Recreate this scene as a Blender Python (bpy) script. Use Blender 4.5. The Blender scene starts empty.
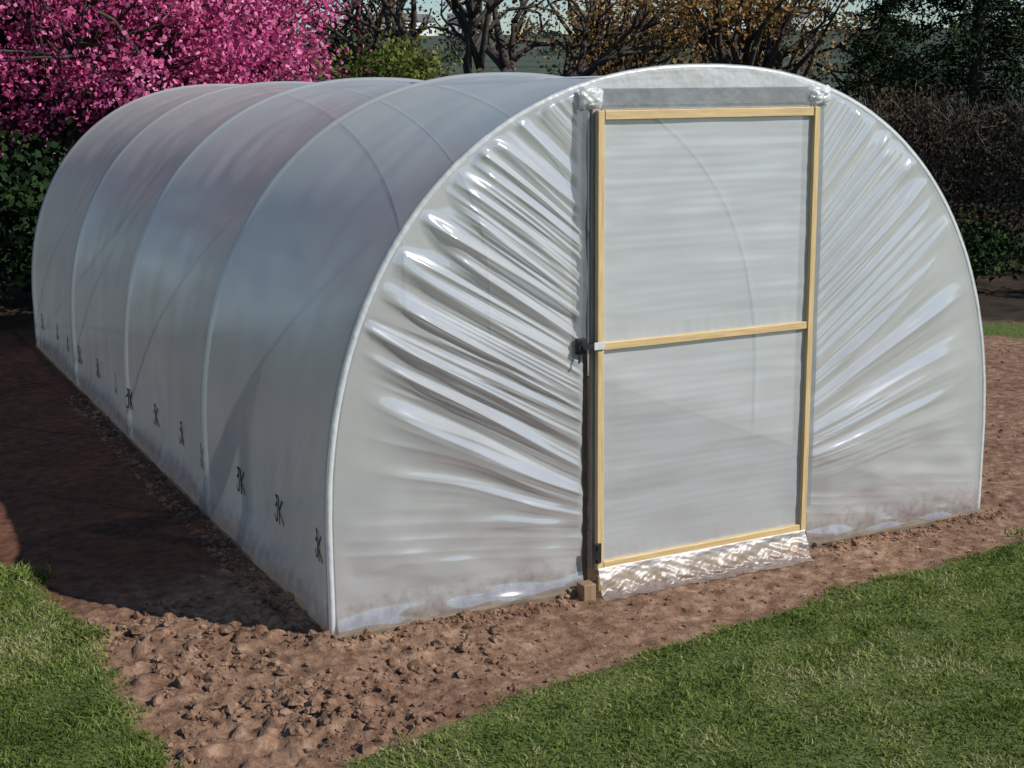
import bpy, numpy as np, math
from math import *
from mathutils import Matrix, Vector
S=bpy.context.scene
S.view_settings.view_transform='Standard'
try: S.view_settings.look='None'
except Exception: pass
S.view_settings.exposure=0
RNG=np.random.default_rng(7)
# ---------------------------------------------------------------- noise
def perlin(x,y,seed=0):
    r=np.random.default_rng(seed+11); p=r.permutation(256); p=np.concatenate([p,p])
    ang=r.uniform(0,2*pi,256); gx=np.cos(ang); gy=np.sin(ang)
    xi=np.floor(x).astype(int); yi=np.floor(y).astype(int); xf=x-xi; yf=y-yi
    xi&=255; yi&=255
    def g(ix,iy,dx,dy):
        h=p[p[ix&255]+(iy&255)]; return gx[h]*dx+gy[h]*dy
    u=xf**3*(xf*(xf*6-15)+10); v=yf**3*(yf*(yf*6-15)+10)
    a=g(xi,yi,xf,yf); b=g(xi+1,yi,xf-1,yf); c=g(xi,yi+1,xf,yf-1); d=g(xi+1,yi+1,xf-1,yf-1)
    return (a*(1-u)+b*u)*(1-v)+(c*(1-u)+d*u)*v
def sst(a,b,x):
    t=np.clip((x-a)/(b-a),0,1); return t*t*(3-2*t)
# ---------------------------------------------------------------- materials
def newmat(name):
    m=bpy.data.materials.new(name); m.use_nodes=True; nt=m.node_tree; nt.nodes.clear()
    o=nt.nodes.new('ShaderNodeOutputMaterial'); return m,nt,o
def N(nt,t,**k):
    n=nt.nodes.new(t)
    for a,b in k.items(): setattr(n,a,b)
    return n
def ramp(nt,stops):
    r=N(nt,'ShaderNodeValToRGB'); e=r.color_ramp.elements
    while len(e)<len(stops): e.new(0.5)
    for i,(p,c) in enumerate(stops): e[i].position=p; e[i].color=(*c,1)
    return r
def noise(nt,scale,detail=4,rough=.55,vec=None):
    n=N(nt,'ShaderNodeTexNoise'); n.inputs['Scale'].default_value=scale; n.inputs['Detail'].default_value=detail; n.inputs['Roughness'].default_value=rough
    if vec is not None: nt.links.new(vec,n.inputs['Vector'])
    return n
def objco(nt,scale=(1,1,1)):
    t=N(nt,'ShaderNodeTexCoord'); m=N(nt,'ShaderNodeMapping'); m.inputs['Scale'].default_value=scale
    nt.links.new(t.outputs['Object'],m.inputs['Vector']); return m.outputs[0]
def bump(nt,h,s,d):
    b=N(nt,'ShaderNodeBump'); b.inputs['Strength'].default_value=s; b.inputs['Distance'].default_value=d
    nt.links.new(h,b.inputs['Height']); return b.outputs[0]
def simple(name,c1,c2,scale=8,rough=.7,map=(1,1,1),bs=.3,bd=.005,metal=0):
    m,nt,o=newmat(name); v=objco(nt,map); n=noise(nt,scale,5,.6,v)
    r=ramp(nt,[(.3,c1),(.7,c2)]); nt.links.new(n.outputs[0],r.inputs[0])
    b=N(nt,'ShaderNodeBsdfPrincipled'); b.inputs['Roughness'].default_value=rough; b.inputs['Metallic'].default_value=metal
    nt.links.new(r.outputs[0],b.inputs['Base Color']); nt.links.new(bump(nt,n.outputs[0],bs,bd),b.inputs['Normal'])
    nt.links.new(b.outputs[0],o.inputs[0]); return m
def leafmat(name,stops,trans=.35,rough=.6):
    m,nt,o=newmat(name); a=N(nt,'ShaderNodeAttribute',attribute_name='tone'); r=ramp(nt,stops)
    nt.links.new(a.outputs['Fac'],r.inputs[0])
    d=N(nt,'ShaderNodeBsdfDiffuse'); nt.links.new(r.outputs[0],d.inputs[0])
    if trans<=0: nt.links.new(d.outputs[0],o.inputs[0]); return m
    t=N(nt,'ShaderNodeBsdfTranslucent'); x=N(nt,'ShaderNodeMixShader'); x.inputs[0].default_value=trans
    nt.links.new(r.outputs[0],t.inputs[0])
    nt.links.new(d.outputs[0],x.inputs[1]); nt.links.new(t.outputs[0],x.inputs[2]); nt.links.new(x.outputs[0],o.inputs[0]); return m
def film(name,op,opvar=.12,rough=.2,col=(.84,.87,.88),tint=(.93,.95,.95),spec=.05,edge=.75,nscale=3,stretch=(1,1,1),bs=.15,pw=3.5,dirt=0):
    m,nt,o=newmat(name); L=nt.links.new
    v=objco(nt,stretch); n=noise(nt,nscale,2,.6,v)
    mr=N(nt,'ShaderNodeMapRange'); mr.inputs['From Min'].default_value=.3; mr.inputs['From Max'].default_value=.7
    mr.inputs['To Min'].default_value=op-opvar; mr.inputs['To Max'].default_value=op+opvar; L(n.outputs[0],mr.inputs[0])
    d=N(nt,'ShaderNodeBsdfDiffuse'); d.inputs[0].default_value=(*col,1); t=N(nt,'ShaderNodeBsdfTranslucent'); t.inputs[0].default_value=(*col,1)
    g=N(nt,'ShaderNodeBsdfGlossy'); g.inputs['Roughness'].default_value=rough
    if dirt>0:   # soil splashed on the lowest few centimetres of the film
        sp=N(nt,'ShaderNodeSeparateXYZ'); tc=N(nt,'ShaderNodeTexCoord'); L(tc.outputs['Object'],sp.inputs[0])
        nz_=noise(nt,17,3,.7,tc.outputs['Object'])
        a1=N(nt,'ShaderNodeMath',operation='MULTIPLY_ADD'); L(nz_.outputs[0],a1.inputs[0]); a1.inputs[1].default_value=-.22; L(sp.outputs['Z'],a1.inputs[2])
        m2=N(nt,'ShaderNodeMapRange'); m2.inputs['From Min'].default_value=-.09; m2.inputs['From Max'].default_value=.03; m2.inputs['To Min'].default_value=dirt; m2.inputs['To Max'].default_value=0; L(a1.outputs[0],m2.inputs[0])
        cm=N(nt,'ShaderNodeMixRGB'); cm.inputs[1].default_value=(*col,1); cm.inputs[2].default_value=(.30,.185,.13,1); L(m2.outputs[0],cm.inputs[0]); L(cm.outputs[0],d.inputs[0]); L(cm.outputs[0],t.inputs[0])
    if bs>0:
        n2=noise(nt,26,1,.5,v); nb=bump(nt,n2.outputs[0],bs,.01); L(nb,d.inputs['Normal']); L(nb,g.inputs['Normal'])
    dt=N(nt,'ShaderNodeMixShader'); dt.inputs[0].default_value=.4; L(d.outputs[0],dt.inputs[1]); L(t.outputs[0],dt.inputs[2])
    tr=N(nt,'ShaderNodeBsdfTransparent'); tr.inputs[0].default_value=(*tint,1)
    b=N(nt,'ShaderNodeMixShader'); L(mr.outputs[0],b.inputs[0]); L(tr.outputs[0],b.inputs[1]); L(dt.outputs[0],b.inputs[2])
    lw=N(nt,'ShaderNodeLayerWeight'); lw.inputs[0].default_value=.5
    p=N(nt,'ShaderNodeMath',operation='POWER'); p.inputs[1].default_value=pw; L(lw.outputs['Facing'],p.inputs[0])
    ma=N(nt,'ShaderNodeMath',operation='MULTIPLY_ADD'); ma.inputs[1].default_value=edge; ma.inputs[2].default_value=spec; L(p.outputs[0],ma.inputs[0])
    f=N(nt,'ShaderNodeMixShader'); L(ma.outputs[0],f.inputs[0]); L(b.outputs[0],f.inputs[1]); L(g.outputs[0],f.inputs[2]); L(f.outputs[0],o.inputs[0])
    return m
# ---------------------------------------------------------------- mesh helpers
def mesh(name,v,f,mat=None,parent=None,smooth=False,tone=None):
    me=bpy.data.meshes.new(name)
    me.from_pydata(np.asarray(v,float).tolist(),[],f.tolist() if isinstance(f,np.ndarray) else f); 
    if smooth: me.polygons.foreach_set('use_smooth',[True]*len(me.polygons))
    if tone is not None:
        a=me.attributes.new('tone','FLOAT','FACE'); a.data.foreach_set('value',np.asarray(tone,np.float32))
    me.update(); ob=bpy.data.objects.new(name,me); S.collection.objects.link(ob)
    if mat: me.materials.append(mat)
    if parent: ob.parent=parent
    return ob
def empty(name,loc=(0,0,0)):
    e=bpy.data.objects.new(name,None); S.collection.objects.link(e); e.location=(0,0,0); e.empty_display_size=.3; return e
def gridfaces(nr,nc,off=0):
    i,j=np.meshgrid(np.arange(nr-1),np.arange(nc-1),indexing='ij'); a=(i*nc+j).ravel()+off
    return np.stack([a,a+1,a+nc+1,a+nc],1)
class Geo:
    def __init__(s): s.v=[];s.f=[];s.n=0
    def tube(s,pts,rad,k=8):
        pts=np.asarray(pts,float); n=len(pts); rad=np.broadcast_to(np.asarray(rad,float),(n,))
        T=np.gradient(pts,axis=0); T/=np.linalg.norm(T,axis=1)[:,None]+1e-9
        up=np.array([0,0,1.]) if abs(T[0,2])<.9 else np.array([1.,0,0])
        a=np.linspace(0,2*pi,k,endpoint=False); vs=[]; u=np.cross(T[0],up); u/=np.linalg.norm(u)
        for i in range(n):
            u=u-T[i]*np.dot(u,T[i]); u/=np.linalg.norm(u)+1e-9; w=np.cross(T[i],u)
            vs.append(pts[i]+rad[i]*(np.cos(a)[:,None]*u+np.sin(a)[:,None]*w))
        b=s.n; s.v+=np.concatenate(vs).tolist()
        for i in range(n-1):
            for j in range(k):
                s.f.append((b+i*k+j,b+i*k+(j+1)%k,b+(i+1)*k+(j+1)%k,b+(i+1)*k+j))
        s.f.append(tuple(b+j for j in range(k))[::-1]); s.f.append(tuple(b+(n-1)*k+j for j in range(k)))
        s.n+=n*k
    def box(s,lo,hi,c=.003):
        lo=np.array(lo,float);hi=np.array(hi,float); b=s.n; idx={}; vs=[]
        for sx in (0,1):
            for sy in (0,1):
                for sz in (0,1):
                    sg=(sx,sy,sz); base=np.where(sg,hi,lo); ins=np.where(sg,-c,c)
                    for ax in range(3):
                        p=base+ins; p[ax]=base[ax]; idx[sg+(ax,)]=b+len(vs); vs.append(p.tolist())
        F=[]
        for ax in range(3):
            o=[a for a in range(3) if a!=ax]
            for sd in (0,1):
                q=[]
                for (p1,p2) in ((0,0),(1,0),(1,1),(0,1)):
                    sg=[0,0,0]; sg[ax]=sd; sg[o[0]]=p1; sg[o[1]]=p2; q.append(idx[tuple(sg)+(ax,)])
                F.append(q)
        for ax in range(3):
            o=[a for a in range(3) if a!=ax]
            for p1 in (0,1):
                for p2 in (0,1):
                    s0=[0,0,0];s0[o[0]]=p1;s0[o[1]]=p2; s1=list(s0); s1[ax]=1
                    F.append([idx[tuple(s0)+(o[0],)],idx[tuple(s1)+(o[0],)],idx[tuple(s1)+(o[1],)],idx[tuple(s0)+(o[1],)]])
        for k in range(8):
            sg=(k>>2&1,k>>1&1,k&1); F.append([idx[sg+(0,)],idx[sg+(1,)],idx[sg+(2,)]])
        s.v+=vs; s.f+=F; s.n+=len(vs)
    def make(s,name,mat,parent=None,smooth=False):
        ob=mesh(name,s.v,s.f,mat,parent,smooth)
        import bmesh
        bm=bmesh.new(); bm.from_mesh(ob.data); bmesh.ops.recalc_face_normals(bm,faces=bm.faces); bm.to_mesh(ob.data); bm.free()
        return ob
# ================================================================ tunnel profile
W,H0,HT,NP,SP=3.312,.349,2.115,2.263,1.782
XL,XR=-.516,.545
def halfx(z):
    t=np.clip((np.asarray(z,float)-H0)/(HT-H0),0,1); return W/2*(1-t**NP)**(1/NP)
def archz(x):
    t=np.clip(np.abs(np.asarray(x,float))/(W/2),0,1); return H0+(HT-H0)*(1-t**NP)**(1/NP)
def profile(n,off=0.,zb=-.03):
    t=np.linspace(0,pi,400); c=np.cos(t); s=np.sin(t)
    x=-W/2*np.sign(c)*np.abs(c)**(2/NP); z=H0+(HT-H0)*np.abs(s)**(2/NP)
    x=np.concatenate([[-W/2],x,[W/2]]); z=np.concatenate([[zb],z,[zb]])
    d=np.concatenate([[0],np.cumsum(np.hypot(np.diff(x),np.diff(z)))]); q=np.linspace(0,d[-1],n)
    x=np.interp(q,d,x); z=np.interp(q,d,z)
    tx=np.gradient(x); tz=np.gradient(z); l=np.hypot(tx,tz); nx=-tz/l; nz=tx/l
    return x+nx*off,z+nz*off,nx,nz
# ---------------------------------------------------------------- ground height
def lawn_sd(x,y):
    ex=np.interp(x,[-2.4,-2.0,-1.34,-.43,.44,1.51,5,12],[-1.15,-1.0,-.82,-.675,-.515,-.45,-.3,0.])
    front=np.where(x>-2.6,ex-y,-1.15-y)
    left=np.minimum(-2.47-.12*np.clip(y-.4,0,9)-x,1.42-y)
    s=.73*x+.69*y
    band=np.where(x>3.2,.4-np.abs(s-6.75),-1)
    far=np.hypot(x-2,y-3)-24
    return np.clip(np.maximum(np.maximum(front,left),np.maximum(band,far)),-1,1)
def hill(x,y):
    d=np.hypot(x+3.3,y+4.7); return 18.2*sst(90,420,d)
def gh(x,y):
    lw=sst(-.05,.06,lawn_sd(x,y)); d=np.hypot(x,y)
    p9=np.abs(perlin(x*8,y*8,2)); p23=perlin(x*19,y*19,3)
    loose=sst(1.2,.1,y)*sst(-.9,-1.8,x)*sst(-2.9,-2.4,x)*(.35+1.2*np.clip(perlin(x*2.2,y*2.2,12)+.2,0,1))
    soil=.020*perlin(x*3,y*3,1)+.018*p9+.011*np.abs(p23)+loose*(.030*np.abs(perlin(x*5+3,y*5,6))+.022*sst(.05,.3,p23)+.016*perlin(x*12,y*12,8))
    damp=sst(.6,-.6,np.abs(x)-1.75)*sst(-.1,.1,y)
    z=(1-lw)*(soil-.012)*(1-.5*damp)+lw*(.012+.02*perlin(x*1.2,y*1.2,4))
    bank=.024*np.exp(-((y+.075)/.05)**2)*((np.abs(x)<1.75)&((x<-.68)|(x>.62)))*(.4+1.3*np.abs(perlin(x*7,y*7,14)))
    bank=bank+.024*np.exp(-((np.abs(x)-W/2-.055)/.05)**2)*((y>-.05)&(y<7.2))*(.4+1.3*np.abs(perlin(x*7,y*5,15)))
    z=z+bank+.06*perlin(x*.25,y*.25,9)*sst(5,12,d)
    return z+hill(x,y)
def axis(lo,hi,step,far):
    a=list(np.arange(lo,hi,step)); s=step; v=hi
    while v<far: a.append(v); s*=1.09; v+=s
    s=step; v=lo-step; b=[]
    while v>-far: b.append(v); s*=1.09; v-=s
    return np.array(b[::-1]+a)
ax=axis(-3.3,2.6,.016,700); ay=axis(-1.5,2.0,.016,700)
gx,gy=np.meshgrid(ax,ay,indexing='xy'); X=gx.ravel(); Y=gy.ravel()
def soilmat(name,withattr):
    m,nt,o=newmat(name); L=nt.links.new
    co=objco(nt)
    n1=noise(nt,1.7,4,.65,co); n2=noise(nt,14,5,.72,co); n3=noise(nt,70,3,.6,co)
    dry=ramp(nt,[(.28,(.090,.048,.031)),(.5,(.220,.135,.090)),(.72,(.38,.262,.190))]); L(n2.outputs[0],dry.inputs[0])
    mv=N(nt,'ShaderNodeMixRGB',blend_type='MULTIPLY'); mv.inputs[0].default_value=.85; r1=ramp(nt,[(.3,(.64,.58,.55)),(.7,(1.12,1.1,1.06))]); L(n1.outputs[0],r1.inputs[0]); L(r1.outputs[0],mv.inputs[2])
    b=N(nt,'ShaderNodeBsdfPrincipled'); b.inputs['Roughness'].default_value=.95; b.inputs['Specular IOR Level'].default_value=.12
    L(bump(nt,n2.outputs[0],.9,.02),b.inputs['Normal']); L(b.outputs[0],o.inputs[0])
    if not withattr:
        L(dry.outputs[0],mv.inputs[1]); L(mv.outputs[0],b.inputs['Base Color']); return m
    at=N(nt,'ShaderNodeAttribute',attribute_name='lawn'); dk=N(nt,'ShaderNodeAttribute',attribute_name='damp'); fr=N(nt,'ShaderNodeAttribute',attribute_name='far'); bd=N(nt,'ShaderNodeAttribute',attribute_name='bed')
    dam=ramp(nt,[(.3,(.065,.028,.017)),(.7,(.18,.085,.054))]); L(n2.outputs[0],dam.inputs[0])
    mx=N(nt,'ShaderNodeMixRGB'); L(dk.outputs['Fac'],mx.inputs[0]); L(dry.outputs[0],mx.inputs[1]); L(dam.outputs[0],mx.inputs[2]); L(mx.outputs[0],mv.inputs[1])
    bed=ramp(nt,[(.35,(.018,.016,.010)),(.65,(.06,.04,.028))]); L(n1.outputs[0],bed.inputs[0])  # dark bed soil, its brown deepened to include the hedge's shade
    mb=N(nt,'ShaderNodeMixRGB'); L(bd.outputs['Fac'],mb.inputs[0]); L(mv.outputs[0],mb.inputs[1]); L(bed.outputs[0],mb.inputs[2])
    gr=ramp(nt,[(.3,(.055,.075,.02)),(.7,(.12,.15,.045))]); L(n3.outputs[0],gr.inputs[0])
    sm=N(nt,'ShaderNodeMath',operation='MULTIPLY_ADD'); L(n2.outputs[0],sm.inputs[0]); sm.inputs[1].default_value=.3; sm.inputs[2].default_value=-.15
    ad=N(nt,'ShaderNodeMath',operation='ADD'); L(at.outputs['Fac'],ad.inputs[0]); L(sm.outputs[0],ad.inputs[1])
    mr=N(nt,'ShaderNodeMapRange'); mr.inputs['From Min'].default_value=-.01; mr.inputs['From Max'].default_value=.04; L(ad.outputs[0],mr.inputs[0])
    mg=N(nt,'ShaderNodeMixRGB'); L(mr.outputs[0],mg.inputs[0]); L(mb.outputs[0],mg.inputs[1]); L(gr.outputs[0],mg.inputs[2])
    nf=noise(nt,.05,5,.7,co); hazec=ramp(nt,[(.35,(.03,.05,.035)),(.5,(.075,.085,.06)),(.65,(.05,.07,.06))]); L(nf.outputs[0],hazec.inputs[0])  # far ground: bluish distance haze and hillside shade mixed into the colour
    mf=N(nt,'ShaderNodeMixRGB'); L(fr.outputs['Fac'],mf.inputs[0]); L(mg.outputs[0],mf.inputs[1]); L(hazec.outputs[0],mf.inputs[2])
    L(mf.outputs[0],b.inputs['Base Color']); return m
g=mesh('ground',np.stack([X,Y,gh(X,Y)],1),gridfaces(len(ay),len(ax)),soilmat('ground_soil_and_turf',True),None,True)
def vattr(ob,nm,val):
    a=ob.data.attributes.new(nm,'FLOAT','POINT'); a.data.foreach_set('value',np.asarray(val,np.float32))
vattr(g,'lawn',lawn_sd(X,Y))
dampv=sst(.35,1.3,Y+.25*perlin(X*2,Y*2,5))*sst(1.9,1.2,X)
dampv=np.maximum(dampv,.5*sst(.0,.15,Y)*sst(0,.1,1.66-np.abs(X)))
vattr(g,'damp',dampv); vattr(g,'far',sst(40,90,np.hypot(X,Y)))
vattr(g,'bed',np.maximum(sst(6.9,7.4,.73*X+.69*Y)*sst(2.2,3.2,X),sst(7.2,8.4,Y)))
# ---------------------------------------------------------------- soil clods
import bmesh
bm=bmesh.new(); bmesh.ops.create_icosphere(bm,subdivisions=2,radius=1); iv=np.array([v.co[:] for v in bm.verts]); bm.verts.index_update(); jf=np.array([[v.index for v in f.verts] for f in bm.faces]); bm.free()
def clods(name,x,y,s,mat,seed):
    r=np.random.default_rng(seed); vs=[];n=len(x); z=gh(x,y)
    base=[]
    for k in range(14):
        q=iv.copy(); q*= (1+.6*perlin(q[:,0]*1.3+k*7.1,q[:,1]*1.3+q[:,2]*1.7+3,k)[:,None]+.45*perlin(q[:,0]*3+k,q[:,2]*3+q[:,1]*2.3,k+40)[:,None]); base.append(q)
    for i in range(n):
        a=r.uniform(0,2*pi); R=np.array([[cos(a),-sin(a),0],[sin(a),cos(a),0],[0,0,1]])
        q=(base[r.integers(14)]*s[i]*np.array([1,r.uniform(.6,1),r.uniform(.5,.8)]))@R.T
        vs.append(q+[x[i],y[i],z[i]+s[i]*.1]); 
    F=(jf[None]+np.arange(n)[:,None,None]*len(iv)).reshape(-1,3)
    return mesh(name,np.concatenate(vs),F,mat,None,False)
clodm=soilmat('dry_soil_clod',False)
cx=[];cy=[];cs=[]
def scat(n,x0,x1,y0,y1,s0,s1,fn=None):
    x=RNG.uniform(x0,x1,n); y=RNG.uniform(y0,y1,n); s=s0*(s1/s0)**(RNG.uniform(0,1,n)**2.6)
    k=(lawn_sd(x,y)<-.02)&~((np.abs(x)<1.69)&(y>-.02))
    if fn is not None: k&=fn(x,y)>RNG.uniform(0,1,n)
    cx.append(x[k]);cy.append(y[k]);cs.append(s[k])
scat(6500,-2.6,-1.0,-1.3,.95,.004,.034,lambda x,y:sst(1.1,.3,y)*sst(-.8,-1.7,x)*(.3+2.0*(perlin(x*3,y*3,77)+.1)))
scat(2600,-1.6,3.2,-1.0,0,.0025,.013)
scat(1100,-1.7,1.75,-.14,-.045,.004,.018,lambda x,y:(np.abs(x)>.66)*1.)
scat(1200,-1.82,-1.69,-.05,5,.004,.018)
scat(1600,1.7,6.5,-.4,4,.004,.016)
clods('soil_clods',np.concatenate(cx),np.concatenate(cy),np.concatenate(cs),clodm,3)
r=np.random.default_rng(8); n=900; x=r.uniform(-1.6,5.5,n); y=r.uniform(-.8,3.6,n); k=(lawn_sd(x,y)<0)&~((np.abs(x)<1.72)&(y>-.05)); x=x[k];y=y[k];n=len(x)
c=np.stack([x,y,gh(x,y)+.010],1); a=r.uniform(0,2*pi,n); l=r.uniform(.005,.016,n); d1=np.stack([np.cos(a),np.sin(a),r.normal(size=n)*.3],1)*l[:,None]; d2=np.stack([-np.sin(a),np.cos(a),r.normal(size=n)*.3],1)*(l*.3)[:,None]
i=np.arange(n)*4
mesh('leaf_litter',np.stack([c-d1,c-d2,c+d1,c+d2],1).reshape(-1,3),np.stack([i,i+1,i+2,i+3],1),simple('dry_leaf',(.22,.15,.09),(.45,.36,.25),30,.8))
# ---------------------------------------------------------------- grass
def blades(name,x,y,h,mat,seed,w=.0028):
    r=np.random.default_rng(seed); n=len(x); z=gh(x,y); a=r.uniform(0,2*pi,n); t=r.uniform(0,2*pi,n); ln=h*r.uniform(.3,1.5,n)
    c=np.stack([x,y,z-.004],1); sd=np.stack([np.cos(a),np.sin(a),0*a],1)*(w*r.uniform(.6,1.5,n))[:,None]
    tip=c+np.stack([np.cos(t)*ln,np.sin(t)*ln,h],1); mid=c+np.stack([np.cos(t)*ln*.3,np.sin(t)*ln*.3,h*.6],1)
    v=np.stack([c-sd,c+sd,mid+sd*.8,mid-sd*.8,tip],1).reshape(-1,3); i=np.arange(n)*5
    f=[*np.stack([i,i+1,i+2,i+3],1).tolist(),*np.stack([i+3,i+2,i+4],1).tolist()]
    tn=np.clip(.45+.9*perlin(x*2,y*2,21)+.7*perlin(x*7,y*7,22)+r.normal(0,.24,n),0,1)
    return mesh(name,v,f,mat,None,False,np.concatenate([tn,tn]))
gm=leafmat('grass_blade',[(0,(.08,.12,.027)),(.5,(.17,.225,.055)),(.85,(.25,.28,.09)),(1,(.40,.36,.19))],.3,.5)
def field(n,x0,x1,y0,y1,seed):
    r=np.random.default_rng(seed); x=r.uniform(x0,x1,n); y=r.uniform(y0,y1,n); e=.10*perlin(x*4,y*4,31)+.08*perlin(x*15,y*15,32)
    k=(lawn_sd(x,y)+e+r.normal(0,.02,n)>.0); x=x[k];y=y[k]; return x,y
x1,y1=field(80000,-2.6,2.2,-2.0,-.4,1); x2,y2=field(38000,-3.3,-2.4,-1.2,1.6,2); x3,y3=field(26000,-4.5,5,-3.5,-.2,3); x4,y4=field(14000,3,9,-1,6,4)
gxx=np.concatenate([x1,x2,x3,x4]); gyy=np.concatenate([y1,y2,y3,y4])
blades('lawn_grass',gxx,gyy,RNG.uniform(.008,.024,len(gxx))*(1+.8*perlin(gxx*5,gyy*5,23)),gm,5)
wx=[];wy=[]
for (a,b_,n,sg) in [(-2.48,.45,220,.035),(-2.62,1.25,350,.06),(-2.75,1.4,300,.05),(1.6,-.38,70,.06)]:
    wx.append(RNG.normal(a,sg,n)); wy.append(RNG.normal(b_,sg,n))
wx=np.concatenate(wx);wy=np.concatenate(wy)
blades('grass_tufts',wx,wy,RNG.uniform(.02,.05,len(wx)),gm,6,.004)
# ================================================================ polytunnel
T=empty('polytunnel_greenhouse')
fside=film('polythene_side',.64,.05,.25,col=(.83,.86,.82),tint=(.82,.84,.81),spec=.06,edge=.42,nscale=1.6,bs=0,dirt=.6)
ffront=film('polythene_end_wall',.66,.05,.14,col=(.91,.92,.92),tint=(.86,.87,.86),spec=.24,edge=.6,nscale=4,bs=0,dirt=.7)
fdoor=film('polythene_door',.64,.04,.2,col=(.88,.91,.92),tint=(.86,.89,.90),spec=.09,edge=.6,nscale=2,stretch=(1,1,3),bs=0)
fwhite=film('polythene_folded',.80,.08,.3,col=(.86,.87,.86),spec=.08,edge=.4,nscale=12,bs=.5)
fskirt=film('polythene_skirt',.52,.10,.38,col=(.74,.75,.77),spec=.05,edge=.3,nscale=12,bs=.2,dirt=.7)
steel=simple('galvanised_tube',(.46,.48,.48),(.6,.62,.62),20,.5,metal=0)
wood=simple('pine_batten',(.46,.32,.145),(.66,.49,.25),6,.6,map=(18,18,1.2),bs=.3,bd=.002)
woodh=simple('pine_batten_rail',(.46,.32,.145),(.66,.49,.25),6,.6,map=(1.2,18,18),bs=.3,bd=.002)
greyt=simple('grey_anti_hot_spot_tape',(.12,.12,.13),(.18,.18,.19),5,.6)
stakem=simple('stake_timber',(.16,.10,.05),(.32,.21,.12),9,.8,map=(14,14,1),bs=.5,bd=.003)
darkw=simple('weathered_timber',(.10,.075,.05),(.24,.18,.12),9,.85,map=(1,1,1),bs=.5,bd=.004)
greyw=simple('grey_timber',(.22,.20,.17),(.36,.33,.29),9,.8,map=(14,14,1),bs=.5,bd=.003)
black=simple('black_metal',(.012,.012,.014),(.03,.03,.03),20,.4)
ink=simple('black_ink',(.015,.015,.018),(.03,.03,.035),20,.6)
px_,pz_,_,_=profile(90)
G=Geo()
for k in range(5):
    G.tube(np.stack([px_,0*px_+k*SP,pz_],1),.0125,10)
G.make('hoops',steel,T,True)
G=Geo(); G.tube([(0,0,HT-.03),(0,4*SP,HT-.03)],.0125,10)
G.make('ridge_tube',steel,T,True)
# side/roof film
nu,nv=170,321
sx,sz,nx,nz=profile(nu); ys=np.linspace(-.010,4*SP+.012,nv)
U,V=np.meshgrid(np.arange(nu),ys,indexing='ij'); ph=(V/SP)%1; sag=-.060*np.sin(pi*ph)**.65
arc=U/nu*6.2
sag=sag*(.75+.25*np.sin(arc*.9)**2)*sst(-.02,.2,sz[U])
pull=np.exp(-(np.minimum(ph,1-ph)*SP/.18))
lowz=sst(.9,.15,sz[U]); sp_=np.sin(pi*ph)
dsp=.0145+np.where((V<0)|(V>4*SP),0,sag)+.012*perlin(arc*1.1,V*1.6,51)*sp_+.005*perlin(arc*1.0+V*.8,V*5,52)*sp_+.015*perlin(arc*7,V*1.2,54)*pull*sp_+.011*perlin(arc*1.2,V*9,55)*lowz*np.clip(sp_,0,1)**.5+.009*perlin(arc*3-V*2.,V*3.5+arc,56)*sp_
near=np.minimum(ph,1-ph)*SP
dsp=dsp+.004*np.exp(-(near/.02)**2)
P=np.stack([sx[U]+nx[U]*dsp,V,sz[U]+nz[U]*dsp],-1)
mesh('roof_and_side_film',P.reshape(-1,3),gridfaces(nu,nv),fside,T,True)
SIDE=P
# end wall film : tension creases fanning from the door post up to the hoop
def folds(phi,d,rel,seed):
    n=perlin(phi*4.6,d*.5,seed); n2=perlin(phi*9.5,d*.6,seed+1); n3=perlin(phi*21,d*.8,seed+2); n4=perlin(phi*45,d*1.3,seed+3)
    rg=lambda q:np.clip(1-np.abs(q)*2.8,-.4,1)
    fine=sst(1.,.3,rel); vary=.55+.9*np.clip(perlin(phi*2.6,d*.8,seed+4)+.35,0,1)
    return (.018*n+.024*rg(n2)+.0095*rg(n3)*(.5+.5*fine)+.0034*rg(n4)*fine)*vary
def kl(p): return .07+.50*sst(.18,.52,p)+.14*sst(.8,1.3,p)+.22*sst(1.4,1.8,p)
def kr(p): return .05+.75*sst(.15,1.0,p)+.45*sst(1.,1.8,p)
def solve(z,d,kf):
    lo=z-2.5*np.ones_like(z); hi=z.copy()
    for _ in range(30):
        mid=(lo+hi)/2; g_=mid+kf(mid)*d>z; hi=np.where(g_,mid,hi); lo=np.where(g_,lo,mid)
    return (lo+hi)/2
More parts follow.
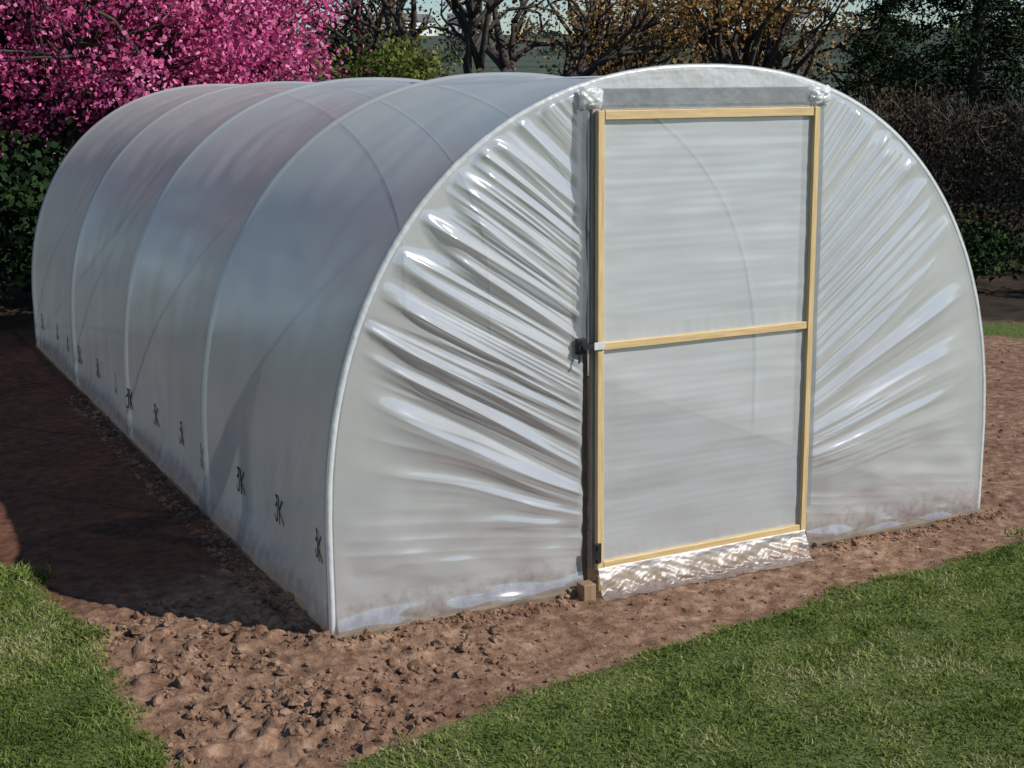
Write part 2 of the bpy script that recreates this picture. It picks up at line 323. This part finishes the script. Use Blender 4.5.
def endpanel(name,xe,sgn,kf,seed,y0=-.0145,gain=1.):
    ztop=float(archz(xe)); nr,nc=560,280
    zz=np.linspace(-.02,ztop-.004,nr); u=np.linspace(0,1,nc)
    XA=np.maximum(halfx(zz)+.004,abs(xe)+.003)*sgn
    Xg=xe+(XA[:,None]-xe)*u[None]; Zg=np.repeat(zz[:,None],nc,1)
    d=np.abs(Xg-xe); rel=u[None]*np.ones_like(Xg); phi=solve(Zg,d,kf)
    wv=phi+.022*perlin(d*1.5,phi*2,seed+9)
    prox=1.0+.16*perlin(phi*3,0*phi,seed+5)+.30*perlin(phi*11,0*phi,seed+15)
    env=sst(0,-.34,(rel-prox))*sst(.0,.05,d+.02)
    envz=.06+.94*sst(.22,.42,phi+.05*perlin(d*3,phi*2,seed+6))
    top=1-.5*sst(1.45,1.85,phi)
    f=folds(wv,d,rel,seed)*env*envz*top*(.6+.5*sst(0,.25,d))*gain
    rimd=(halfx(Zg)-np.abs(Xg)); 
    bottom=(.014*perlin(Xg*4+Zg*3,Zg*3,seed+7)+.010*perlin(Xg*3+Zg*9,Zg*9-Xg*3,seed+17)+.004*(1-np.abs(perlin(Xg*2+Zg*14,Zg*5,seed+27))*2))*sst(.6,.15,Zg)
    big=.02*perlin(Xg*1.3+5,Zg*1.3,seed+8)*sst(0,.25,rimd)*sst(0,.15,d)
    tuck=.016*sst(.10,0,Zg)*(1+1.2*perlin(Xg*6,Zg*0,seed+33))
    Yg=y0-(f*sst(0,.06,rimd)+bottom*sst(0,.1,rimd)+big)*sst(-.02,.05,Zg)-tuck
    Yg=Yg+.012*(1-sst(0,.012,rimd))
    mesh(name,np.stack([Xg,Yg,Zg],-1).reshape(-1,3),gridfaces(nr,nc),ffront,T,True)
xle,xre=XL-.055,XR+.045
endpanel('end_wall_film_hinge_side',xle,-1,kl,101,gain=1.05)
endpanel('end_wall_film_latch_side',xre,1,kr,131,gain=.8)
# film over the doorway
xx=np.linspace(xle,xre,160); ww=np.linspace(0,1,30); zt=archz(xx)
Zg=1.95+(zt[:,None]-1.95)*ww[None]; Xg=np.repeat(xx[:,None],30,1)
Yg=-.0165-.004*perlin(Xg*6,Zg*14,61)-.003*perlin(Xg*25+Zg*8,Zg*4,62)*(1-ww[None])
mesh('lintel_film',np.stack([Xg,Yg,Zg],-1).reshape(-1,3),gridfaces(160,30),fwhite,T,True)
nr,nc=60,60; zz=np.linspace(-.02,HT-.01,nr); u=np.linspace(-1,1,nc); Xg=(halfx(zz))[:,None]*u[None]; Zg=np.repeat(zz[:,None],nc,1)
mesh('rear_wall_film',np.stack([Xg,4*SP+.014+.01*perlin(Xg*4,Zg*4,63),Zg],-1).reshape(-1,3),gridfaces(nr,nc),ffront,T,True)
hx,hz,hnx,hnz=profile(260,.003); G=Geo()
wob=.0025*perlin(np.linspace(0,60,260),np.zeros(260),64)
G.tube(np.stack([hx,-.003+wob,hz],1),.0130+.002*perlin(np.linspace(0,90,260),np.zeros(260)+.5,65),12)
G.make('front_hoop_film_wrap',fwhite,T,True)
G=Geo(); G.box((xle-.012,.0,-.05),(xle+.036,.05,float(archz(xle))-.02)); G.box((xre-.036,.0,-.05),(xre+.012,.05,float(archz(xre))-.02))
G.box((xle+.038,.002,1.965),(xre-.038,.048,2.04))
G.make('door_posts',darkw,T)
G=Geo(); G.box((xle-.050,-.115,-.05),(xle+.010,-.055,.060)); G.box((xle-.085,-.060,-.06),(xle-.052,-.035,.03)); G.make('post_foot_stake',stakem,T)
G=Geo(); G.box((xle+.055,-.032,1.972),(XR-.035,-.021,2.038),.002); G.make('header_tape',greyt,T)
def strip(name,x0,x1,z0,z1,y,mat,seed,amp=.004,fx=12,fz=5,nx_=14,nz_=120):
    a,b_=np.meshgrid(np.linspace(x0,x1,nx_),np.linspace(z0,z1,nz_)); yy=y-amp*perlin(a*fx,b_*fz,seed)*2
    return mesh(name,np.stack([a,yy,b_],-1).reshape(-1,3),gridfaces(nz_,nx_),mat,T,True)
fgrey=film('shaded_doubled_polythene',.45,.08,.3,col=(.42,.44,.47),tint=(.6,.63,.65),spec=.05,edge=.5,nscale=5,bs=.3)  # film wrapped round the posts, with the shadow there painted in as grey
strip('post_film_overlap',xle-.035,xle+.042,1.0,1.96,-.034,fgrey,71)
strip('post_film_overlap_latch',xre-.044,xre+.014,.2,1.97,-.034,fgrey,72)
fhead=film('header_film_cover',.25,.06,.2,spec=.08,nscale=14,bs=.4)
strip('header_film_cover',xle+.04,xre-.03,1.962,2.05,-.037,fhead,73,amp=.003,fx=14,fz=10,nx_=120,nz_=8)
def wad(cx_,cz,w,h,seed,layers=3):
    vs=[];fs=[];n0=0;r=np.random.default_rng(seed)
    for k in range(layers):
        m_=16; a,b_=np.meshgrid(np.linspace(-1,1,m_),np.linspace(-1,1,m_)); ww=w*r.uniform(.75,1.05); hh=h*r.uniform(.7,1.05); th=r.uniform(-.25,.25)
        xx_=a*ww*(1+.2*perlin(a*1.3,b_*1.3,seed+k)); zz_=b_*hh*(1+.25*perlin(a*1.5+4,b_*1.5,seed+k)); yy_=-.040-.009*k-.014*perlin(a*2.2,b_*2.2,seed+k+9)+.010*(a**4+b_**4)
        vs.append(np.stack([cx_+xx_*cos(th)-zz_*sin(th),yy_,cz+xx_*sin(th)+zz_*cos(th)],-1).reshape(-1,3)); fs.append(gridfaces(m_,m_,n0)); n0+=m_*m_
    return np.concatenate(vs),np.concatenate(fs)
a,fa=wad(xle+.025,2.003,.055,.046,81); b2,fb=wad(xre-.016,2.0,.052,.040,82)
mesh('film_folds_at_header',np.concatenate([a,b2]),np.concatenate([fa,fb+len(a)]),fwhite,T,True)
G=Geo(); 
for s_ in (-1,1):
    G.box((s_*(W/2+.017)-.010,-.02,-.05),(s_*(W/2+.017)+.010,4*SP+.03,.010))
G.box((-W/2-.012,-.050,-.05),(xle-.09,.03,.020)); G.box((xre+.04,-.050,-.05),(W/2+.012,.03,.020))
G.make('base_rails',darkw,T)
# door ---------------------------------------------------
D0,D1,ZB,ZT,ZM=XL-.015,XR+.008,.095,1.955,1.03
yb,yf=-.046,-.070; w_=.031
G=Geo(); G.box((D0,yf,ZB),(D0+w_,yb,ZT)); G.box((D1-w_,yf,ZB),(D1,yb,ZT)); G.make('door_stiles',wood,T)
G=Geo()
for z0,z1 in ((ZB,ZB+w_+.004),(ZT-w_-.006,ZT),(ZM-.016,ZM+.016)): G.box((D0+w_+.002,yf+.002,z0),(D1-w_-.002,yb,z1))
G.make('door_rails',woodh,T)
G=Geo(); G.box((D0-.012,yb+.002,ZB),(D0+.03,-.020,ZT+.006)); G.box((D1-.03,yb+.002,ZB),(D1+.008,-.02,ZT+.006)); G.box((D0+.032,yb+.002,ZT-.03),(D1-.032,-.02,ZT+.006)); G.make('door_backing_frame',greyw,T)
def doorfilm(name,z0,z1,seed):
    nr,nc=170,140; a,b_=np.meshgrid(np.linspace(D0+.01,D1-.01,nc),np.linspace(z0,z1,nr))
    e=np.minimum(np.minimum(a-D0,D1-a)/.12,1)*np.minimum(np.minimum(b_-z0,z1-b_)/.1,1); e=np.clip(e,0,1)
    yy=-.050+(.004*perlin(a*1.2,b_*12,seed)+.0016*perlin(a*2.2,b_*40,seed+1)+.010*perlin(a*1.6,b_*2,seed+2)+.008*perlin(a*3+b_*2,b_*5-a*3,seed+4))*e+.003*perlin(a*26,b_*5,seed+3)*sst(.12,0,b_-z0)+.003*perlin(a*5,b_*22,seed+5)*sst(.2,0,np.minimum(a-D0,D1-a))
    mesh(name,np.stack([a,yy,b_],-1).reshape(-1,3),gridfaces(nr,nc),fdoor,T,True)
doorfilm('door_film_upper',ZM,ZT-.01,201); doorfilm('door_film_lower',ZB+.01,ZM,211)
nr,nc=50,240; a,b_=np.meshgrid(np.linspace(D0+.005,D1-.01,nc),np.linspace(0,1,nr))
zz=ZB+.012-.115*sst(0,.9,b_)+.014*perlin(a*4+b_,b_*3,229)*b_; yy=-.074-.095*b_**1.5-(.018*perlin(a*6+b_*2.5,b_*1.6,221)+.008*perlin(a*17-b_*6,b_*4,222)+.004*perlin(a*40+b_*9,b_*9,223))*sst(0,.6,b_)*1.4
a=a-.02*b_
gz=gh(a.ravel(),yy.ravel()).reshape(a.shape)+.006
mesh('door_skirt_film',np.stack([a,yy,np.maximum(zz,gz)],-1).reshape(-1,3),gridfaces(nr,nc),fskirt,T,True)
G=Geo(); G.box((D0+.02,-.045,-.03),(D1-.02,-.02,.06)); G.make('sill_board',wood,T)
G=Geo(); zl=1.04
G.box((D0-.085,-.055,zl-.035),(D0-.04,-.035,zl+.03)); G.tube([(D0-.062,-.055,zl+.005),(D0-.062,-.085,zl+.005)],.016,12)
G.box((D0-.09,-.078,zl-.012),(D0+.02,-.0725,zl+.006),.001); G.tube([(D0-.075,-.06,zl-.03),(D0-.085,-.07,zl-.065)],.005,8)
G.make('door_latch',black,T)
G=Geo(); G.box((D0-.02,-.0785,zl-.018),(D0+.030,-.0735,zl+.012),.001); G.make('latch_plate',steel,T)
G=Geo()
for z in (.2,.145): G.tube([(D0+.0,-.070,z),(D0+.0,-.086,z)],.007,8)
G.box((D0-.012,-.078,.13),(D0+.016,-.0705,.215),.001); G.make('door_hinge',black,T)
strokes=[[(0,1),(.02,.25),(-.1,.05),(-.25,.1),(-.3,.3)],[(.2,0),(.18,1)],[(.55,.95),(.2,.5),(.6,.05)],[(-.2,.6),(.0,.75)],[(-.15,1),(.15,1)]]
zrow=SIDE[:16,0,2]
def surf(y,z):
    i=int(np.clip(np.searchsorted(zrow,z),1,14)); j=int(np.clip(np.searchsorted(ys,y),1,nv-2))
    return float(SIDE[i-1:i+2,j-1:j+2,0].min())
yk=.14; k=0; mv_=[];mf_=[];mn=0
while yk<6.9:
    zc=max(.27-.012*k,.19); sc=.12
    for st in strokes:
        q=np.array(st)*sc
        for p0,p1 in zip(q[:-1],q[1:]):
            t_=(p1-p0)/np.linalg.norm(p1-p0); nn=np.array([-t_[1],t_[0]])*.006
            for w2 in (p0-nn,p0+nn,p1+nn,p1-nn):
                mv_.append((surf(yk-w2[0],zc+w2[1])-.004,yk-w2[0],zc+w2[1]))
            mf_.append((mn,mn+1,mn+2,mn+3)); mn+=4
    yk+=.56; k+=1
mesh('printed_marks',mv_,mf_,ink,T)
# ================================================================ vegetation
def quads(c,size,rng,asp=.7,flat=0):
    n=len(c); a=rng.normal(size=(n,3)); a/=np.linalg.norm(a,axis=1)[:,None]; b_=rng.normal(size=(n,3)); b_-=a*(a*b_).sum(1)[:,None]; b_/=np.linalg.norm(b_,axis=1)[:,None]
    s=size*rng.uniform(.6,1.3,n)[:,None]; v=np.stack([c-a*s,c-b_*s*asp,c+a*s,c+b_*s*asp],1).reshape(-1,3)
    i=np.arange(n)*4; return v,np.stack([i,i+1,i+2,i+3],1)
bark=simple('dark_bark',(.025,.018,.014),(.07,.055,.042),7,.9,bs=.8,bd=.02)
bark2=simple('grey_bark',(.04,.03,.024),(.10,.08,.06),7,.9,bs=.8,bd=.02)
def curve(p0,p1,bend,n,rng):
    t=np.linspace(0,1,n)[:,None]; q=p0*(1-t)+p1*t; o_=rng.normal(size=3)*bend*np.linalg.norm(p1-p0); o_[2]=abs(o_[2])
    q=q+np.sin(pi*t)*o_+rng.normal(size=(n,3))*.012*np.linalg.norm(p1-p0)*np.sin(pi*t); return q
def tree(name,base,tr,th,cc,cr,ncl,per,clr,lsz,lm,bk,seed,prim=22,shell=.5,asp=.7,toned=.45):
    r=np.random.default_rng(seed); E=empty(name); base=np.array(base,float); cc=np.array(cc,float); cr=np.array(cr,float)
    d=r.normal(size=(ncl,3)); d/=np.linalg.norm(d,axis=1)[:,None]
    rad=r.uniform(0,1,ncl)**shell*(.82+.55*perlin(d[:,0]*2.2+seed,d[:,2]*2.2+d[:,1]*1.7,seed))
    C=cc+d*rad[:,None]*cr; C=C[C[:,2]>.25]; ncl=len(C)
    G=Geo(); fork=base+np.array([r.normal()*.1,r.normal()*.1,th]); G.tube(curve(base-[0,0,.2],fork,.05,7,r),np.linspace(tr*1.25,tr*.8,7),8)
    pi_=r.choice(ncl,min(prim,ncl),replace=False)
    for k in pi_: G.tube(curve(fork-[0,0,r.uniform(0,.3)*th],C[k],.12,9,r),np.linspace(tr*.5,tr*.08,9),6)
    Pp=C[pi_]
    for k in range(ncl):
        j=np.argmin(((Pp-C[k])**2).sum(1)+1e-6)
        if ((Pp[j]-C[k])**2).sum()<1e-6: continue
        st=fork+(Pp[j]-fork)*r.uniform(.45,.9)
        G.tube(curve(st,C[k],.12,4,r),np.linspace(tr*.12,tr*.03,4),4)
    G.make('trunk_and_limbs',bk,E,True)
    pts=(C[:,None]+r.normal(size=(ncl,per,3))*clr*r.uniform(.5,1.3,(ncl,1,1))*np.array([1,1,.75])).reshape(-1,3)
    tn=np.clip(np.repeat(r.uniform(0,1,ncl),per)*toned+r.uniform(0,1,ncl*per)*(1-toned),0,1)
    v,f=quads(pts,lsz,r,asp); mesh('foliage',v,f,lm,E,False,tn); return E
pink=leafmat('crabapple_blossom',[(0,(.16,.015,.06)),(.35,(.46,.06,.19)),(.65,(.74,.17,.38)),(1,(.90,.42,.62))],.3)
maroon=leafmat('crabapple_bronze_leaf',[(0,(.03,.012,.012)),(1,(.12,.05,.04))],0)
dkgreen=leafmat('evergreen_leaf',[(0,(.008,.014,.008)),(.6,(.02,.04,.016)),(1,(.05,.08,.025))],0)
ygreen=leafmat('spring_leaf',[(0,(.05,.07,.015)),(.6,(.14,.17,.04)),(1,(.26,.27,.09))],.3)
orange=leafmat('bronze_spring_leaf',[(0,(.12,.06,.02)),(.5,(.30,.17,.06)),(1,(.48,.32,.14))],.3)
brown=leafmat('brown_twig_leaf',[(0,(.018,.014,.010)),(.6,(.06,.045,.028)),(1,(.11,.09,.05))],0)
fargreen=leafmat('distant_leaf',[(0,(.03,.045,.035)),(.5,(.07,.085,.055)),(1,(.13,.13,.10))],0)
tree('crabapple_tree',(-.9,11.4,0),.17,1.0,(-1.0,11.2,3.3),(3.7,3.0,2.6),700,110,.20,.032,pink,bark,1,prim=26,shell=.45)
tree('crabapple_tree',(1.6,13.4,0),.14,1.0,(1.6,13.2,3.2),(2.2,1.9,2.0),270,100,.20,.034,pink,bark,2,prim=18)
tree('bronze_leaf_tree',(-1.2,13.9,0),.16,1.2,(-1.2,13.9,2.4),(3.8,1.4,2.5),150,70,.4,.08,maroon,bark,3,prim=12,shell=.4)
tree('evergreen_shrub',(-2.3,8.9,0),.06,.3,(-2.3,9.0,.85),(1.3,1.0,1.0),120,110,.2,.045,dkgreen,bark,4,prim=10)
tree('evergreen_shrub',(-.4,9.4,0),.06,.3,(-.4,9.5,.8),(1.4,.8,.9),90,90,.22,.05,dkgreen,bark,5,prim=10)
tree('spring_leaf_tree',(6.2,18.2,0),.12,1.2,(6.0,18.0,1.9),(1.5,1.3,1.2),90,70,.25,.05,ygreen,bark,6,prim=10)
tree('bronze_foliage_tree',(12.9,17.2,0),.16,1.3,(12.9,17.0,3.5),(3.2,2.2,1.6),95,38,.28,.05,orange,bark,7,prim=22)
tree('bronze_foliage_tree',(13.2,22.0,0),.16,1.5,(12.9,22.0,4.0),(4.0,2.4,2.0),40,26,.30,.055,orange,bark,8,prim=18)
tree('brown_shrub',(13.6,13.2,0),.07,.6,(13.6,13.4,1.2),(1.6,1.3,1.0),90,80,.25,.045,brown,bark,9,prim=12)
tree('brown_shrub',(9.5,16.6,0),.07,.6,(9.3,16.8,1.2),(2.4,1.0,.9),110,80,.25,.045,brown,bark,10,prim=12)
def bare(name,base,h,r0,seed,lm,lean=(0,0),depth=5,nl=8):
    r=np.random.default_rng(seed); E=empty(name); G=Geo(); tips=[]
    def rec(p,d,l,rad,k):
        n=5; pts=[p]; q=p.copy(); dd=d.copy()
        for i in range(n-1):
            dd=dd+r.normal(size=3)*.13; dd/=np.linalg.norm(dd); q=q+dd*l/(n-1); pts.append(q.copy())
        G.tube(pts,np.linspace(rad,rad*.68,n),8 if k<2 else 5)
        if k>=3: tips.extend(pts[1:])
        if k>=depth: return
        for c in range(3 if k<2 else (3 if r.random()<.5 else 2)):
            s=r.normal(size=3); s-=dd*np.dot(s,dd); s/=np.linalg.norm(s); a_=r.uniform(.35,.85); nd=dd*cos(a_)+s*sin(a_); nd[2]+=.08; nd/=np.linalg.norm(nd)
            rec(pts[-1] if c<2 else pts[-2],nd,l*r.uniform(.66,.88),rad*.66,k+1)
    rec(np.array(base,float)-[0,0,.1],np.array([lean[0],lean[1],1.]),h,r0,0)
    G.make('trunk_and_limbs',bark,E,True); tips=np.array(tips); 
    pts=(tips[:,None]+r.normal(size=(len(tips),nl,3))*.22).reshape(-1,3); v,f=quads(pts,.04,r); mesh('buds_and_leaves',v,f,lm,E,False,r.uniform(0,1,len(f)))
bare('spreading_bare_tree',(9.6,19.7,0),1.6,.26,15,orange,(-.1,0),nl=3)
bare('spreading_bare_tree',(8.6,21.5,0),1.5,.20,16,brown,(-.25,0),nl=3)
bare('spreading_bare_tree',(11.6,20.5,0),1.5,.18,18,orange,(.2,0),nl=4)
bare('spreading_bare_tree',(7.6,18.0,0),1.7,.17,27,brown,(.15,0),nl=2)
bare('spreading_bare_tree',(17.0,21.5,0),1.8,.16,19,orange,(.1,0),nl=5)
def conifer(name,base,h,R,seed,nb=120):
    r=np.random.default_rng(seed); E=empty(name); G=Geo(); base=np.array(base,float); G.tube([base-[0,0,.1],base+[0,0,h*.5],base+[.05,0,h]],[.18,.11,.02],8); C=[]
    for i in range(nb):
        z=h*(.06+.92*(i/nb)); a=r.uniform(0,2*pi); l=R*(1-z/h)**.8*r.uniform(.65,1.15)+.15; t=np.linspace(0,1,7)[:,None]
        q=base+[0,0,z]+np.array([cos(a),sin(a),0])*l*t+np.array([0,0,1.])*(.18*l*t-.42*l*t**2); G.tube(q,np.linspace(.03,.006,7),4)
        for k in range(int(14*l)+4):
            u=r.uniform(.2,1); C.append(base+[0,0,z]+np.array([cos(a),sin(a),0])*l*u+np.array([-sin(a),cos(a),0])*r.normal()*.14*l+[0,0,.18*l*u-.42*l*u*u-abs(r.normal())*.12])
    G.make('trunk_and_limbs',bark,E,True); C=np.array(C); n=len(C); per=11
    pts=(C[:,None]+r.normal(size=(n,per,3))*np.array([.11,.11,.09])).reshape(-1,3); v,f=quads(pts,.06,r,.3); mesh('needles',v,f,dkgreen,E,False,np.clip(np.repeat(r.uniform(0,1,n),per)*.7+r.uniform(0,.3,n*per),0,1))
conifer('fir_tree',(15.9,14.2,0),7.0,2.3,31)
conifer('fir_tree',(17.6,18.6,0),5.0,2.0,32,80)
conifer('fir_tree',(20,11.5,0),4.2,2.0,33,80)
def hedge(name,p0,p1,h,w,seed,nt_=18000,nl=30000):
    r=np.random.default_rng(seed); E=empty(name); p0=np.array(p0,float);p1=np.array(p1,float); dv=p1-p0; Ln=np.linalg.norm(dv); dv/=Ln; nn=np.array([-dv[1],dv[0]])
    def pt(n,top=1):
        s=r.uniform(0,Ln,n); hh=h*(1+.06*perlin(s*.9,s*0,seed)+.05*perlin(s*4,s*0+.5,seed)); z=hh*r.uniform(0,1,n)**.8*top; o_=r.uniform(-1,1,n)*w*(1-.15*z/h)
        q=p0[None]+dv[None]*s[:,None]+nn[None]*o_[:,None]; return np.stack([q[:,0],q[:,1],z],1)
    c=pt(nt_,.95); d=r.normal(size=(nt_,3))*[.5,.5,.4]+[0,0,.75]; d/=np.linalg.norm(d,axis=1)[:,None]; l=r.uniform(.12,.4,nt_)[:,None]; sd=np.cross(d,r.normal(size=(nt_,3))); sd/=np.linalg.norm(sd,axis=1)[:,None]; sd*=r.uniform(.003,.009,nt_)[:,None]
    v=np.stack([c-sd,c+sd,c+d*l+sd*.3,c+d*l-sd*.3],1).reshape(-1,3); i=np.arange(nt_)*4; mesh('twigs',v,np.stack([i,i+1,i+2,i+3],1),bark2,E)
    c=pt(nl); v,f=quads(c,.032,r,.6); mesh('leaves',v,f,brown,E,False,r.uniform(0,1,nl))
hedge('hedge',(6.5,12.6),(14.6,1.8),1.85,.5,41)
for k,(x,y,s) in enumerate([(7.3,5.6,.42),(8.3,4.6,.5),(8.0,6.6,.5),(9.3,5.6,.55),(6.6,6.6,.35),(9.0,7.6,.5),(10.2,4.6,.6),(7.2,7.9,.4)]):
    tree('garden_shrub',(x,y,0),.03,.15,(x,y,s*.6),(s*1.5,s*1.5,s*.8),50,60,.12,.03,dkgreen if k%2==0 else brown,bark,50+k,prim=6)
r=np.random.default_rng(60); n=460; ang=r.uniform(-.5,1.5,n); dist=r.uniform(60,390,n); cxs=-3.3+np.sin(ang)*dist; cys=-4.7+np.cos(ang)*dist; per=110
hh=r.uniform(1.0,1.8,n)*(1+dist/340); cz=hill(cxs,cys)+hh*.4
pts=np.stack([cxs,cys,cz],1)[:,None]+r.normal(size=(n,per,3))*np.stack([hh*.6,hh*.6,hh*.28],1)[:,None]
v,f=quads(pts.reshape(-1,3),1,r); szs=np.repeat(.10+dist*.0012,per); cc_=pts.reshape(-1,1,3); v=(cc_+(v.reshape(-1,4,3)-cc_)*szs[:,None,None]).reshape(-1,3)
mesh('distant_trees',v,f,fargreen,None,False,np.clip(np.repeat(r.uniform(0,1,n),per)*.6+r.uniform(0,.4,n*per),0,1))
walls=[simple('white_render',(.58,.58,.56),(.7,.7,.68),1,.8),simple('pale_brick',(.36,.29,.24),(.45,.36,.3),1,.8)]
roof=simple('slate_roof',(.09,.09,.10),(.15,.14,.14),2,.8); glass=simple('dark_window',(.03,.035,.04),(.05,.06,.07),2,.2)
def house(x,y,w,d,h,rot,mat):
    E=empty('distant_house'); G=Geo(); G.box((-w/2,-d/2,-1.5),(w/2,d/2,h),.02); o1=G.make('walls',mat,E)
    rv=[(-w/2-.3,-d/2-.3,h+.01),(w/2+.3,-d/2-.3,h+.01),(w/2+.3,d/2+.3,h+.01),(-w/2-.3,d/2+.3,h+.01),(-w/2-.3,0,h+d*.4),(w/2+.3,0,h+d*.4)]
    mesh('roof',rv,[(0,1,5,4),(2,3,4,5),(0,4,3),(1,2,5),(3,2,1,0)],roof,E)
    G=Geo()
    for i in range(3):
        for z in (.5,2.6):
            if z+1.2<h: G.box((-w/2+w*(i+.5)/3-.5,-d/2-.04,z),(-w/2+w*(i+.5)/3+.5,-d/2-.005,z+1.),.01)
    G.make('windows',glass,E); E.location=(x,y,float(hill(np.array([x]),np.array([y]))[0])); E.rotation_euler=(0,0,rot)
for k,(x,y) in enumerate([(132,345),(141,357),(138,323),(150,352),(151,322),(163,341),(172,294),(201,315),(222,281),(293,289)]):
    house(x,y,6+k%3*1.5,5,3.4,-.4+.3*(k%4),walls[k%2])
# ================================================================ light, sky, camera
az=radians(138); el=radians(39)
sv=Vector((sin(az)*cos(el),cos(az)*cos(el),sin(el)))
sl=bpy.data.lights.new('sun','SUN'); sl.energy=5.0; sl.angle=radians(.5); sl.color=(1,.955,.89); so=bpy.data.objects.new('sun',sl); S.collection.objects.link(so)
so.rotation_euler=sv.to_track_quat('Z','Y').to_euler(); so.location=(10,-10,12)
w=bpy.data.worlds.new('World'); S.world=w; w.use_nodes=True; nt=w.node_tree; nt.nodes.clear()
sk=nt.nodes.new('ShaderNodeTexSky'); sk.sky_type='NISHITA'; sk.sun_disc=False; sk.sun_elevation=el; sk.sun_rotation=az; sk.air_density=1.0; sk.dust_density=.1; sk.ozone_density=3.0
hs=nt.nodes.new('ShaderNodeHueSaturation'); hs.inputs['Saturation'].default_value=1.15; hs.inputs['Value'].default_value=.92
bg=nt.nodes.new('ShaderNodeBackground'); bg.inputs[1].default_value=.10; ow=nt.nodes.new('ShaderNodeOutputWorld'); nt.links.new(sk.outputs[0],hs.inputs['Color']); nt.links.new(hs.outputs[0],bg.inputs[0]); nt.links.new(bg.outputs[0],ow.inputs[0])
yaw,pit,rol,fp=.4727,.2078,-.0108,1.3768
fw=np.array([sin(yaw)*cos(pit),cos(yaw)*cos(pit),-sin(pit)]); rr=np.array([cos(yaw),-sin(yaw),0.]); uu=np.cross(rr,fw)
r2=rr*cos(rol)+uu*sin(rol); u2=-rr*sin(rol)+uu*cos(rol)
cd=bpy.data.cameras.new('camera'); cd.sensor_width=36; cd.lens=fp*1000/1024*36; cd.clip_start=.05; cd.clip_end=3000
cam=bpy.data.objects.new('camera',cd); S.collection.objects.link(cam)
Mx=Matrix.Identity(4)
for i in range(3): Mx[i][0]=r2[i]; Mx[i][1]=u2[i]; Mx[i][2]=-fw[i]
Mx[0][3],Mx[1][3],Mx[2][3]=-3.2883,-4.7105,2.0221
cam.matrix_world=Mx; S.camera=cam
